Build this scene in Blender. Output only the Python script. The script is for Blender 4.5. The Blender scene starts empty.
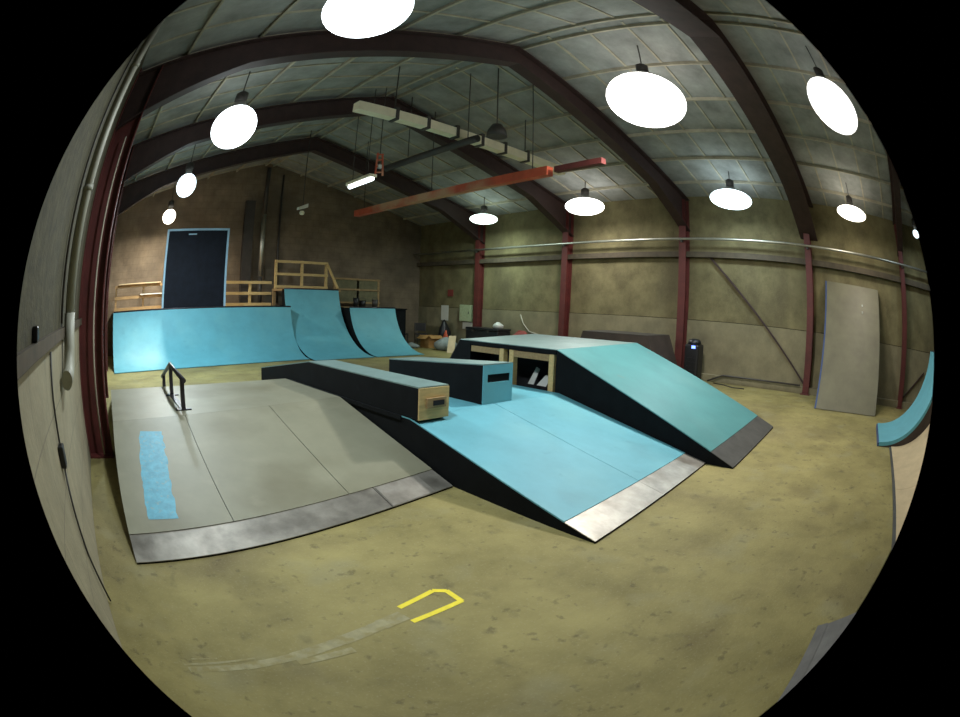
import bpy, bmesh, math, random
from mathutils import Matrix, Vector
random.seed(7)
COL = bpy.context.scene.collection
PI = math.pi

# ------------------------------------------------------------------ materials
def mat(name, base, rough=0.7, metal=0.0, var=0.25, scale=3.0, bump=0.0, bscale=40.0, base2=None, detail=6.0,
        spec=0.5, emit=None, estr=0.0, stretch=None):
    m = bpy.data.materials.new(name); m.use_nodes = True
    nt = m.node_tree; N = nt.nodes; L = nt.links
    b = N['Principled BSDF']
    b.inputs['Roughness'].default_value = rough
    b.inputs['Metallic'].default_value = metal
    b.inputs['Specular IOR Level'].default_value = spec
    tc = N.new('ShaderNodeTexCoord')
    mp = N.new('ShaderNodeMapping'); L.new(tc.outputs['Object'], mp.inputs['Vector'])
    if stretch: mp.inputs['Scale'].default_value = stretch
    nz = N.new('ShaderNodeTexNoise'); nz.inputs['Scale'].default_value = scale
    nz.inputs['Detail'].default_value = detail; nz.inputs['Roughness'].default_value = 0.65
    L.new(mp.outputs[0], nz.inputs['Vector'])
    rp = N.new('ShaderNodeValToRGB')
    lo = tuple(c * (1 - var) for c in base) + (1,)
    hi = tuple(min(1, c * (1 + var)) for c in (base2 or base)) + (1,)
    rp.color_ramp.elements[0].position = 0.3; rp.color_ramp.elements[0].color = lo
    rp.color_ramp.elements[1].position = 0.72; rp.color_ramp.elements[1].color = hi
    L.new(nz.outputs['Fac'], rp.inputs['Fac'])
    L.new(rp.outputs['Color'], b.inputs['Base Color'])
    if bump:
        n2 = N.new('ShaderNodeTexNoise'); n2.inputs['Scale'].default_value = bscale; n2.inputs['Detail'].default_value = 4
        L.new(tc.outputs['Object'], n2.inputs['Vector'])
        bp = N.new('ShaderNodeBump'); bp.inputs['Strength'].default_value = bump; bp.inputs['Distance'].default_value = 0.01
        L.new(n2.outputs['Fac'], bp.inputs['Height']); L.new(bp.outputs['Normal'], b.inputs['Normal'])
    if emit:
        b.inputs['Emission Color'].default_value = (*emit, 1); b.inputs['Emission Strength'].default_value = estr
    return m

def mix_layer(m, color, scale, lo, hi, detail=5.0, stretch=None, amount=1.0, seed=0.0):
    """lay a second blotchy colour over a material's base colour"""
    nt = m.node_tree; N = nt.nodes; L = nt.links
    b = N['Principled BSDF']; src = b.inputs['Base Color'].links[0].from_socket
    tc = N.new('ShaderNodeTexCoord'); mp = N.new('ShaderNodeMapping')
    mp.inputs['Location'].default_value = (seed, seed * .7, seed * .3)
    if stretch: mp.inputs['Scale'].default_value = stretch
    L.new(tc.outputs['Object'], mp.inputs[0])
    nz = N.new('ShaderNodeTexNoise'); nz.inputs['Scale'].default_value = scale; nz.inputs['Detail'].default_value = detail
    L.new(mp.outputs[0], nz.inputs['Vector'])
    mr = N.new('ShaderNodeMapRange'); mr.inputs['From Min'].default_value = lo; mr.inputs['From Max'].default_value = hi
    mr.inputs['To Max'].default_value = amount
    L.new(nz.outputs['Fac'], mr.inputs['Value'])
    mx = N.new('ShaderNodeMix'); mx.data_type = 'RGBA'
    L.new(mr.outputs['Result'], mx.inputs['Factor']); L.new(src, mx.inputs['A']); mx.inputs['B'].default_value = (*color, 1)
    L.new(mx.outputs['Result'], b.inputs['Base Color'])
    return m

def brick_layer(m, bw, bh, mortar, dark, plane):
    """block joints: plane 'yz' or 'xz'"""
    nt = m.node_tree; N = nt.nodes; L = nt.links
    b = N['Principled BSDF']; src = b.inputs['Base Color'].links[0].from_socket
    tc = N.new('ShaderNodeTexCoord'); sp = N.new('ShaderNodeSeparateXYZ'); cb = N.new('ShaderNodeCombineXYZ')
    L.new(tc.outputs['Object'], sp.inputs[0])
    L.new(sp.outputs['Y' if plane == 'yz' else 'X'], cb.inputs['X']); L.new(sp.outputs['Z'], cb.inputs['Y'])
    br = N.new('ShaderNodeTexBrick'); br.inputs['Scale'].default_value = 1.0
    br.inputs['Brick Width'].default_value = bw; br.inputs['Row Height'].default_value = bh
    br.inputs['Mortar Size'].default_value = mortar; br.inputs['Mortar Smooth'].default_value = 0.3
    L.new(cb.outputs[0], br.inputs['Vector'])
    mx = N.new('ShaderNodeMix'); mx.data_type = 'RGBA'
    mu = N.new('ShaderNodeMath'); mu.operation = 'MULTIPLY'; mu.inputs[1].default_value = 0.75
    L.new(br.outputs['Fac'], mu.inputs[0]); L.new(mu.outputs[0], mx.inputs['Factor'])
    L.new(src, mx.inputs['A']); mx.inputs['B'].default_value = (*dark, 1)
    L.new(mx.outputs['Result'], b.inputs['Base Color'])
    return m

M = {}
M['floor'] = mat('stained_concrete', (.222, .188, .064), .75, var=.25, scale=1.1, bump=.25, bscale=30, base2=(.255, .22, .084), spec=.3)
mix_layer(M['floor'], (.12, .095, .045), 0.55, .50, .72, amount=.7, seed=3)
mix_layer(M['floor'], (.25, .235, .13), 2.3, .56, .74, amount=.5, seed=9)
mix_layer(M['floor'], (.05, .042, .025), 5.5, .62, .76, detail=6, amount=.5, seed=5, stretch=(1, .8, 1))
mix_layer(M['floor'], (.06, .045, .022), 13, .63, .71, detail=5, amount=.45, seed=15)
mix_layer(M['floor'], (.10, .075, .03), 1.6, .55, .78, detail=7, amount=.55, seed=21)
mix_layer(M['floor'], (.34, .31, .19), 60, .58, .72, detail=2, amount=.30, seed=1)
M['wall_panel'] = mat('weathered_panel', (.140, .118, .052), .9, var=.3, scale=2.2, bump=.3, bscale=25, base2=(.165, .142, .068))
mix_layer(M['wall_panel'], (.09, .075, .04), .9, .5, .75, amount=.7, seed=2, stretch=(1, 1, .5))
mix_layer(M['wall_panel'], (.24, .21, .13), 60, .58, .7, detail=2, amount=.35)
M['wall_low'] = mat('pale_concrete_panel', (.205, .18, .105), .9, var=.22, scale=2.6, bump=.3, bscale=25)
mix_layer(M['wall_low'], (.12, .10, .06), 1.3, .52, .75, amount=.6, seed=4)
mix_layer(M['wall_low'], (.27, .24, .15), 60, .58, .7, detail=2, amount=.3)
M['wall_far'] = mat('brown_rendered_wall', (.20, .155, .105), .9, var=.3, scale=1.8, bump=.3, bscale=20)
mix_layer(M['wall_far'], (.085, .07, .052), .7, .48, .7, amount=.7, seed=6)
brick_layer(M['wall_far'], .44, .22, .004, (.09, .068, .038), 'xz')
M['wall_left_up'] = mat('mottled_concrete', (.058, .052, .026), .9, var=.4, scale=9, bump=.5, bscale=45)
mix_layer(M['wall_left_up'], (.028, .026, .018), 14, .52, .68, amount=.6, seed=2)
M['wall_left_low'] = mat('whitewashed_blocks', (.26, .235, .155), .85, var=.18, scale=4, bump=.35, bscale=25)
mix_layer(M['wall_left_low'], (.24, .21, .14), 2.0, .52, .75, amount=.6, seed=8)
brick_layer(M['wall_left_low'], .6, .37, .006, (.16, .14, .10), 'yz')
M['ledge'] = mat('brown_ledge', (.07, .055, .035), .85, var=.3, scale=6)
M['rafter'] = mat('dark_red_brown_steel', (.038, .019, .017), .65, var=.3, scale=4)
M['ceiling'] = mat('roof_board', (.26, .27, .25), .9, var=.35, scale=1.5, bump=.2, bscale=15)
M['batten'] = mat('tan_batten', (.38, .35, .26), .85, var=.25, scale=3)
M['red_steel'] = mat('dull_red_steel', (.095, .017, .014), .6, var=.3, scale=4, bump=.1)
M['dark_steel'] = mat('dark_steel', (.045, .04, .035), .55, var=.3, scale=4)
M['galv'] = mat('galvanised_pipe', (.48, .48, .42), .38, metal=.85, var=.15, scale=6)
M['pvc'] = mat('grey_drain_plastic', (.30, .30, .24), .5, var=.15, scale=5)
M['blue'] = mat('blue_skate_paint', (.105, .35, .425), .58, var=.10, scale=2.2, bump=.06, bscale=120, spec=.45)
mix_layer(M['blue'], (.16, .42, .45), 1.2, .5, .75, amount=.5, seed=2)
mix_layer(M['blue'], (.06, .22, .28), 7, .64, .78, amount=.35, seed=7)
mix_layer(M['blue'], (.06, .16, .19), .7, .66, .8, amount=.4, seed=4)
M['blue_green'] = mat('pale_teal_skate_paint', (.068, .225, .232), .45, var=.10, scale=2.2, bump=.06, bscale=120, spec=.45)
mix_layer(M['blue_green'], (.12, .28, .28), 1.2, .5, .75, amount=.5, seed=2)
mix_layer(M['blue_green'], (.22, .16, .10), 3.0, .70, .78, amount=.5, seed=11)
M['deck_blue'] = mat('worn_pale_blue_paint', (.15, .23, .22), .45, var=.15, scale=3, bump=.05, bscale=100)
M['grey'] = mat('grey_skate_board', (.205, .203, .142), .5, var=.10, scale=2, bump=.06, bscale=120, spec=.4)
mix_layer(M['grey'], (.135, .125, .075), 1.1, .5, .72, amount=.7, seed=3)
mix_layer(M['grey'], (.255, .25, .18), 3.0, .58, .75, amount=.5, seed=5)
M['grey_light'] = mat('pale_grey_ramp_board', (.14, .13, .08), .55, var=.12, scale=2.5, bump=.05, bscale=100)
mix_layer(M['grey_light'], (.10, .09, .058), 1.6, .5, .72, amount=.7, seed=1)
M['black'] = mat('black_painted_ply', (.004, .005, .006), .75, var=.4, spec=.12, scale=5)
mix_layer(M['black'], (.018, .02, .022), 9, .66, .8, amount=.4)
M['dark_void'] = mat('void_shadow', (.006, .006, .008), .9, var=.3)  # near-black tone painting the shadow inside the deck bay and handle hole
M['steel'] = mat('scuffed_steel_plate', (.36, .34, .30), .45, metal=.7, var=.25, scale=5, bump=.05, bscale=60)
mix_layer(M['steel'], (.16, .14, .11), 3.5, .5, .72, amount=.6, seed=3)
M['steel_dull'] = mat('worn_dull_steel', (.27, .255, .22), .42, metal=.55, var=.3, scale=4, bump=.05, bscale=60)
mix_layer(M['steel_dull'], (.08, .07, .055), 3.0, .48, .70, amount=.7, seed=3)
M['steel_dark'] = mat('dull_grey_plate', (.085, .085, .08), .5, metal=.4, var=.25, scale=6)
M['pine'] = mat('raw_pine', (.56, .40, .17), .7, var=.2, scale=5, stretch=(1, 6, 6))
M['pine_dark'] = mat('aged_pine', (.30, .20, .09), .75, var=.25, scale=5, stretch=(1, 6, 6))
M['ply_tan'] = mat('tan_plywood', (.50, .40, .24), .6, var=.15, scale=3)
M['brown_board'] = mat('dark_brown_ply', (.045, .032, .026), .6, var=.3, scale=3)
M['navy'] = mat('black_wallride_ply', (.005, .007, .013), .7, var=.4, spec=.2, scale=4)
M['trim_blue'] = mat('pale_blue_edge_paint', (.30, .48, .62), .5, var=.15)
M['edge_blue'] = mat('dark_blue_edge', (.03, .06, .16), .5, var=.2)
M['rail_metal'] = mat('dark_rail_tube', (.045, .042, .05), .35, metal=.6, var=.2)
M['yellow'] = mat('yellow_line_paint', (.80, .66, .02), .6, var=.12, scale=20)
M['tape'] = mat('worn_tape_residue', (.29, .265, .14), .8, var=.2, scale=14)
mix_layer(M['tape'], (.235, .20, .075), 12, .45, .60, amount=.95)
M['stripe'] = mat('bright_blue_spray', (.085, .32, .43), .55, var=.2, scale=14)
mix_layer(M['stripe'], (.24, .30, .25), 22, .58, .72, amount=.6)
M['red_board'] = mat('red_painted_beam', (.50, .085, .035), .55, var=.25, scale=2.5)
mix_layer(M['red_board'], (.50, .34, .20), 1.1, .5, .62, amount=.8, stretch=(1, .6, 1), seed=4)
M['cream'] = mat('cream_metal', (.78, .72, .52), .5, var=.12)
M['paper'] = mat('white_paper', (.60, .60, .54), .8, var=.08)
M['paper_green'] = mat('greenish_poster', (.36, .42, .25), .8, var=.2, scale=12)
M['card'] = mat('brown_cardboard', (.40, .22, .07), .8, var=.2)
M['white'] = mat('white_sack_plastic', (.60, .62, .58), .6, var=.1)
M['paleblue'] = mat('pale_grey_blue_cloth', (.24, .28, .27), .8, var=.25, scale=8)
M['red_cloth'] = mat('dark_red_cloth', (.22, .04, .03), .8, var=.25)
M['black_plastic'] = mat('black_plastic', (.012, .012, .014), .4, var=.2)
M['mesh_panel'] = mat('olive_board', (.14, .13, .07), .8, var=.25, scale=6)
M['led_blue'] = mat('blue_led', (.05, .1, .8), .4, var=.05, emit=(.12, .2, 1.0), estr=5)
M['cable'] = mat('pale_cable', (.45, .42, .33), .6, var=.1)
M['cable_dark'] = mat('dark_cable', (.03, .028, .025), .6, var=.1)
M['reflector'] = mat('lamp_reflector', (.30, .30, .28), .4, metal=.4, var=.1)
def emat(name, col, s):
    m = bpy.data.materials.new(name); m.use_nodes = True; nt = m.node_tree; nt.nodes.clear()
    e = nt.nodes.new('ShaderNodeEmission'); o = nt.nodes.new('ShaderNodeOutputMaterial')
    e.inputs['Color'].default_value = (*col, 1); e.inputs['Strength'].default_value = s
    nt.links.new(e.outputs[0], o.inputs[0]); return m

# ------------------------------------------------------------------ mesh helpers
class MB:
    def __init__(s): s.v = []; s.f = []; s.sm = []
    def add(s, vs, fs, smooth=False):
        b = len(s.v); s.v += [tuple(v) for v in vs]
        for f in fs: s.f.append(tuple(b + i for i in f)); s.sm.append(smooth)
        return s
    def box(s, a, b):
        (x0, y0, z0), (x1, y1, z1) = [min(a[i], b[i]) for i in range(3)], [max(a[i], b[i]) for i in range(3)]
        return s.hexa([(x0, y0, z0), (x1, y0, z0), (x1, y1, z0), (x0, y1, z0), (x0, y0, z1), (x1, y0, z1), (x1, y1, z1), (x0, y1, z1)])
    def hexa(s, p):
        return s.add(p, [(0, 3, 2, 1), (4, 5, 6, 7), (0, 1, 5, 4), (1, 2, 6, 5), (2, 3, 7, 6), (3, 0, 4, 7)])
    def loft(s, A, B, smooth=False):
        """closed solid between two polygons of the same count"""
        n = len(A); v = list(A) + list(B)
        s.add(v, [tuple(range(n - 1, -1, -1)), tuple(range(n, 2 * n))])
        b = len(s.v) - 2 * n
        for i in range(n):
            j = (i + 1) % n; s.f.append((b + i, b + j, b + n + j, b + n + i)); s.sm.append(smooth)
        return s
    def bar(s, a, b, w, h, up=(0, 0, 1)):
        a = Vector(a); b = Vector(b); d = (b - a).normalized(); u = Vector(up)
        if abs(d.dot(u)) > .99: u = Vector((0, 1, 0))
        r = d.cross(u).normalized(); u = r.cross(d).normalized()
        o = [(-w / 2, -h / 2), (w / 2, -h / 2), (w / 2, h / 2), (-w / 2, h / 2)]
        return s.loft([a + r * x + u * y for x, y in o], [b + r * x + u * y for x, y in o])
    def tube(s, pts, r, n=10):
        pts = [Vector(p) for p in pts]; rings = []; x = None
        for i, p in enumerate(pts):
            d = (pts[min(i + 1, len(pts) - 1)] - pts[max(i - 1, 0)]).normalized()
            if x is None: x = d.cross(Vector((0, 0, 1)) if abs(d.z) < .9 else Vector((1, 0, 0))).normalized()
            x = (x - d * x.dot(d)).normalized(); y = x.cross(d).normalized()
            rings.append([p + (x * math.cos(2 * PI * k / n) + y * math.sin(2 * PI * k / n)) * r for k in range(n)])
        v = [q for R in rings for q in R]; f = []
        s.add(v, []); b = len(s.v) - len(v)
        for i in range(len(rings) - 1):
            for k in range(n):
                l = (k + 1) % n
                s.f.append((b + i * n + k, b + i * n + l, b + (i + 1) * n + l, b + (i + 1) * n + k)); s.sm.append(True)
        s.f.append(tuple(b + k for k in range(n - 1, -1, -1))); s.sm.append(False)
        e = b + (len(rings) - 1) * n; s.f.append(tuple(e + k for k in range(n))); s.sm.append(False)
        return s
    def lathe(s, prof, c, n=32):
        """prof: list of (radius, z) around the vertical through c; ends are capped"""
        v = [(c[0] + r * math.cos(2 * PI * k / n), c[1] + r * math.sin(2 * PI * k / n), c[2] + z) for r, z in prof for k in range(n)]
        s.add(v, []); b = len(s.v) - len(v)
        for i in range(len(prof) - 1):
            for k in range(n):
                l = (k + 1) % n
                s.f.append((b + i * n + k, b + i * n + l, b + (i + 1) * n + l, b + (i + 1) * n + k)); s.sm.append(True)
        s.f.append(tuple(b + k for k in range(n - 1, -1, -1))); s.sm.append(False)
        e = b + (len(prof) - 1) * n; s.f.append(tuple(e + k for k in range(n))); s.sm.append(False)
        return s
    def panels(s, p00, p10, p11, p01, nu, nv, gap=.006, th=.012, us=None, vs=None):
        """a quad split in boards with thin joints; p00-p10 is u, p00-p01 is v; boards rise th above the quad"""
        P = [Vector(p) for p in (p00, p10, p11, p01)]
        nrm = (P[1] - P[0]).cross(P[3] - P[0]).normalized()
        if nrm.z < 0: nrm = -nrm
        lu = (P[1] - P[0]).length; lv = (P[3] - P[0]).length
        us = us or [i / nu for i in range(nu + 1)]; vs = vs or [i / nv for i in range(nv + 1)]
        at = lambda u, v: (P[0] * (1 - u) + P[1] * u) * (1 - v) + (P[3] * (1 - u) + P[2] * u) * v
        for i in range(len(us) - 1):
            for j in range(len(vs) - 1):
                u0 = us[i] + (gap / 2 / lu if i else 0); u1 = us[i + 1] - (gap / 2 / lu if i < len(us) - 2 else 0)
                v0 = vs[j] + (gap / 2 / lv if j else 0); v1 = vs[j + 1] - (gap / 2 / lv if j < len(vs) - 2 else 0)
                q = [at(u0, v0), at(u1, v0), at(u1, v1), at(u0, v1)]
                s.hexa([x for x in q] + [x + nrm * th for x in q])
        return s
    def curve_sheet(s, pa, pb, th, splits=(0, 1), gap=.006):
        """sheet along two matching polylines pa (left) and pb (right), thickness th to the normal side"""
        pa = [Vector(p) for p in pa]; pb = [Vector(p) for p in pb]; n = len(pa)
        N = []
        for i in range(n):
            t = pa[min(i + 1, n - 1)] - pa[max(i - 1, 0)]; c = t.cross(pb[i] - pa[i]).normalized()
            N.append(c)
        if N[0].z < 0: N = [-c for c in N]
        for k in range(len(splits) - 1):
            w = (pb[0] - pa[0]).length
            a = splits[k] + (gap / 2 / w if k else 0); b = splits[k + 1] - (gap / 2 / w if k < len(splits) - 2 else 0)
            A = [pa[i].lerp(pb[i], a) for i in range(n)]; B = [pa[i].lerp(pb[i], b) for i in range(n)]
            A2 = [A[i] + N[i] * th for i in range(n)]; B2 = [B[i] + N[i] * th for i in range(n)]
            def strip(P, Q, sm):
                s.add(P + Q, []); o = len(s.v) - 2 * n
                for i in range(n - 1): s.f.append((o + i, o + n + i, o + n + i + 1, o + i + 1)); s.sm.append(sm)
            strip(A2, B2, True); strip(B, A, True); strip(A, A2, False); strip(B2, B, False)
            s.add([A[0], B[0], B2[0], A2[0]], [(0, 1, 2, 3)]); s.add([A[-1], A2[-1], B2[-1], B[-1]], [(0, 1, 2, 3)])
        return s
    def build(s, name, material, parent=None, bevel=0.0, world=True):
        me = bpy.data.meshes.new(name)
        o = Vector((0, 0, 0)); p = parent
        while p is not None and world: o += p.location; p = p.parent
        me.from_pydata([tuple(Vector(v) - o) for v in s.v], [], s.f)
        me.polygons.foreach_set('use_smooth', s.sm)
        bm = bmesh.new(); bm.from_mesh(me); bmesh.ops.recalc_face_normals(bm, faces=bm.faces); bm.to_mesh(me); bm.free()
        me.materials.append(material); me.update()
        ob = bpy.data.objects.new(name, me); COL.objects.link(ob)
        if parent is not None: ob.parent = parent
        if bevel:
            md = ob.modifiers.new('bevel', 'BEVEL'); md.width = bevel; md.segments = 2; md.limit_method = 'ANGLE'; md.angle_limit = .6
        return ob

def tag(o, label, cat, group=None, kind=None):
    o['label'] = label; o['category'] = cat
    if group: o['group'] = group
    if kind: o['kind'] = kind
    return o
def thing(name, label, cat, loc, group=None, kind=None):
    o = bpy.data.objects.new(name, None); COL.objects.link(o); o.location = loc; o.empty_display_size = .2
    return tag(o, label, cat, group, kind)
def struct(name, mb, m, parent=None):
    o = mb.build(name, m, parent)
    if parent is None: o['kind'] = 'structure'
    return o
def copy_tree(o, loc=None, parent=None):
    c = o.copy(); COL.objects.link(c)
    if parent is not None: c.parent = parent
    if loc is not None: c.location = loc
    for ch in [k for k in bpy.data.objects if k.parent == o]: copy_tree(ch, None, c)
    return c

# ------------------------------------------------------------------ the hall
XL, XR, YF, YN = -.57, 12.62, 16.9, -5.6       # left, right, far and near wall planes
XA, ZA, SL = 6.0, 6.3, .244                     # ridge line and roof slope
def roof(x): return ZA - SL * abs(x - XA)
ZSEAM = 1.48

fl = MB().box((XL - .25, YN - .25, -.15), (XR + .25, YF + .25, 0)); struct('floor', fl, M['floor'])
# left wall: whitewashed blocks below a dark ledge, mottled concrete above
w = struct('wall_left', MB().box((XL - .2, YN, ZSEAM), (XL, YF, roof(XL))), M['wall_left_up'])
MB().box((XL - .2, YN, 0), (XL + .015, YF, ZSEAM)).build('block_course', M['wall_left_low'], w)
struct('trim_1', MB().box((XL, YN, ZSEAM - .02), (XL + .05, YF, ZSEAM + .05)), M['ledge'])
# right wall: panels in two courses
w = struct('wall_right', MB().box((XR, YN, ZSEAM), (XR + .2, YF, roof(XR))), M['wall_panel'])
MB().box((XR - .02, YN, 0), (XR + .2, YF, ZSEAM - .012)).build('lower_panel_course', M['wall_low'], w)
struct('trim_2', MB().box((XR - .16, YN, 3.06), (XR, YF, 3.20)), M['ledge'])
struct('baseboard_right', MB().box((XR - .20, YN, 0), (XR - .02, YF, .16)), M['wall_low'])
# gable walls
g = [(XL - .2, 0), (XR + .2, 0), (XR + .2, roof(XR)), (XA, ZA), (XL - .2, roof(XL))]
struct('wall_far', MB().loft([(x, YF, z) for x, z in g], [(x, YF + .2, z) for x, z in g]), M['wall_far'])
struct('wall_near', MB().loft([(x, YN - .2, z) for x, z in g], [(x, YN, z) for x, z in g]), M['wall_far'])
# roof: two slopes, each a board lining with purlins along the hall and battens down the slope
for nm, x0, x1 in (('ceiling_left', XL - .2, XA), ('ceiling_right', XA, XR + .2)):
    c = struct(nm, MB().hexa([(x0, YN, roof(x0)), (x1, YN, roof(x1)), (x1, YF, roof(x1)), (x0, YF, roof(x0)),
                              (x0, YN, roof(x0) + .15), (x1, YN, roof(x1) + .15), (x1, YF, roof(x1) + .15), (x0, YF, roof(x0) + .15)]), M['ceiling'])
    s = 1 if nm == 'ceiling_right' else -1
    for k in range(6):
        x = XA + s * (.16 + 1.12 * k)
        MB().bar((x, YN, roof(x) - .035), (x, YF, roof(x) - .035), .042, .07).build('purlin', M['batten'], c)
    y = -1.3
    while y < YF - .2:
        a, b = XA + s * .05, (XR - .02 if s > 0 else XL + .02)
        MB().bar((a, y, roof(a) - .012), (b, y, roof(b) - .012), .045, .022).build('batten', M['batten'], c)
        y += .78

# ------------------------------------------------------------------ steel portal frames
def i_column(mb, x0, x1, y, z1, w=.20, t=.022):
    mb.box((x0, y - w / 2, 0), (x0 + t, y + w / 2, z1)); mb.box((x1 - t, y - w / 2, 0), (x1, y + w / 2, z1))
    mb.box((x0 + t, y - .008, 0), (x1 - t, y + .008, z1)); return mb
def rafter_mb(y, xw, s, w=.20, t=.022, dp=0):
    """I-section rafter from the wall to the ridge, deeper toward the knee"""
    top = [(xw, roof(xw) - .11), (XA, ZA - .11)]
    xk = xw + (1.9 if s < 0 else -1.9)
    bot = [(xw, roof(xw) - .86 - dp), (xk, roof(xk) - .46 - dp), (XA, ZA - .42 - dp)]
    mb = MB()
    pts = [top[0], top[1]] + bot[::-1]
    mb.loft([(x, y - .01, z) for x, z in pts], [(x, y + .01, z) for x, z in pts])
    for pl in ([top[0], top[1]], bot[:2], bot[1:]):
        (xa, za), (xb, zb) = pl
        q = [(xa, za - t / 2), (xb, zb - t / 2), (xb, zb + t / 2), (xa, za + t / 2)]
        mb.loft([(x, y - w / 2, z) for x, z in q], [(x, y + w / 2, z) for x, z in q])
    return mb
FR = [(-1.86, False, 'nearest red steel portal frame, column at the far right of the right wall'),
      (1.91, False, 'red steel portal frame whose column stands left of the leaning grey ramp'),
      (5.69, True, 'red steel portal frame with the big near column against the left wall'),
      (9.46, True, 'red steel portal frame third from the near end, column behind the deck ramp'),
      (13.24, True, 'farthest red steel portal frame, column beside the cluttered far corner')]
for y, left, lab in FR:
    t = thing('steel_portal_frame', lab, 'steel frame', (XA, y, 0), 'red steel portal frames')
    i_column(MB(), XR - .27, XR - .001, y, roof(XR) - .13).build('column', M['red_steel'], t)
    MB().box((XR - .34, y - .15, .0), (XR - .001, y + .15, .02)).build('base_plate', M['red_steel'], t)
    if left:
        i_column(MB(), XL + .001, XL + .44, y, roof(XL + .5) - .13, w=.24).build('column', M['red_steel'], t)
        MB().box((XL + .001, y - .16, 0), (XL + .44, y + .16, .02)).build('base_plate', M['red_steel'], t)
    yr, rw, dp = (y - .05, .58, .12) if 0 < y < 3 else (y, .26, .08)      # the frame over the camera's side has a broad double rafter
    rafter_mb(yr, XL + .02, -1, w=rw, dp=dp).build('rafter', M['rafter'], t)
    rafter_mb(yr, XR - .02, 1, w=rw, dp=dp).build('rafter', M['rafter'], t)
# pipe and bracing on the right wall
t = thing('wall_pipe', 'long shiny metal pipe running high along the right wall', 'pipe', (XR - .33, 5, 3.5))
MB().tube([(XR - .33, YN + .1, 3.5), (XR - .33, 5, 3.5), (XR - .33, YF - .1, 3.5)], .033, 12).build('tube', M['galv'], t)
for y, *_ in FR: MB().box((XR - .35, y - .03, 3.42), (XR - .26, y + .03, 3.47)).build('bracket', M['dark_steel'], t)
o = MB().bar((XR - .06, 4.95, 3.05), (XR - .06, 2.02, .22), .05, .04).build('diagonal_brace', M['rafter'])
tag(o, 'long diagonal steel brace across the right wall bay beside the leaning grey ramp', 'brace')
o = MB().bar((XR - .06, -3.0, .95), (XR - .06, -1.95, .22), .045, .04).build('diagonal_brace', M['rafter'])
tag(o, 'short diagonal steel brace at the right edge, behind the small blue quarter pipe', 'brace')
o = MB().tube([(XR - .30, 4.8, .02), (XR - .27, 4.4, .19), (XR - .26, 2.1, .20)], .022).build('floor_pipe', M['dark_steel'])
tag(o, 'thin dark pipe lying along the foot of the right wall', 'pipe')
o = MB().tube([(XR - .5, 4.55, .012), (XR - .62, 4.2, .012), (XR - .85, 3.9, .012), (XR - .8, 3.6, .012)], .012).build('cable', M['cable_dark'])
tag(o, 'short dark cable on the floor at the foot of the right wall', 'cable')
# white cable up the right wall behind the deck ramp
pts = [(XR - .05, 11.3, 1.35), (XR - .05, 11.15, 1.05), (XR - .05, 10.9, .82), (XR - .05, 10.4, .72), (XR - .05, 9.95, .70), (XR - .05, 9.62, .70)]
o = MB().tube(pts, .016).build('hanging_cable', M['cable']); tag(o, 'pale cable hanging in a curve on the right wall behind the deck ramp', 'cable')
# left wall services
t = thing('drainpipe', 'grey vertical drainpipe on the left wall, elbow at its foot', 'pipe', (XL + .09, 3.5, 1.2))
MB().tube([(XL + .10, 3.5, 1.62), (XL + .10, 3.5, 3), (XL + .10, 3.5, roof(XL) - .05)], .055, 14).build('pipe', M['pvc'], t)
MB().tube([(XL + .10, 3.5, 1.62), (XL + .10, 3.49, 1.38), (XL + .10, 3.44, 1.27), (XL + .10, 3.33, 1.22), (XL + .10, 3.16, 1.21)], .064, 14).build('elbow', M['pvc'], t)
for z in (2.5, 3.6): MB().lathe([(.064, -.02), (.064, .02)], (XL + .10, 3.5, z), 14).build('wall_mount', M['pvc'], t)
o = MB().tube([(XL + .03, 3.32, 1.56), (XL + .03, 3.32, 3), (XL + .03, 3.32, 4.6)], .014, 8).build('conduit', M['dark_steel'])
tag(o, 'thin dark conduit beside the drainpipe on the left wall', 'conduit')
t = thing('wall_socket', 'small dark socket box on the left wall with a hanging cable', 'socket', (XL + .015, 2.56, .85))
MB().box((XL + .016, 2.51, .84), (XL + .07, 2.61, .96)).build('socket_box', M['black_plastic'], t, bevel=.008)
MB().tube([(XL + .03, 2.62, 1.44), (XL + .03, 2.60, 1.2), (XL + .04, 2.56, .96)], .010, 8).build('upper_cable', M['cable_dark'], t)
MB().tube([(XL + .04, 2.56, .84), (XL + .035, 2.50, .6), (XL + .03, 2.46, .35), (XL + .05, 2.44, .02)], .010, 8).build('lower_cable', M['cable_dark'], t)
o = MB().box((XL + .001, 1.99, 1.532), (XL + .05, 2.05, 1.60)).build('junction_box', M['black_plastic'], bevel=.01)
tag(o, 'small dark junction box on the ledge of the left wall near the camera', 'junction box')
o = MB().tube([(XL + .28, 5.555, 3.6), (XL + .28, 5.555, 3), (XL + .28, 5.55, 1.4), (XL + .29, 5.52, .05)], .014, 8).build('cable', M['cable'])
tag(o, 'pale cable running down the near red column on the left wall', 'cable')

# ------------------------------------------------------------------ ramps
def V(*a): return Vector(a)
def arc_profile(y0, y1, z1, n=22, z0=.012):
    run, rise = y1 - y0, z1 - z0; s = 1 if run > 0 else -1; run = abs(run)
    R = (run * run + rise * rise) / (2 * rise); ph = math.asin(min(1, run / R))
    if rise > R: ph = PI - ph
    return [(y0 + s * R * math.sin(ph * i / n), z0 + R * (1 - math.cos(ph * i / n))) for i in range(n + 1)]

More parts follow.
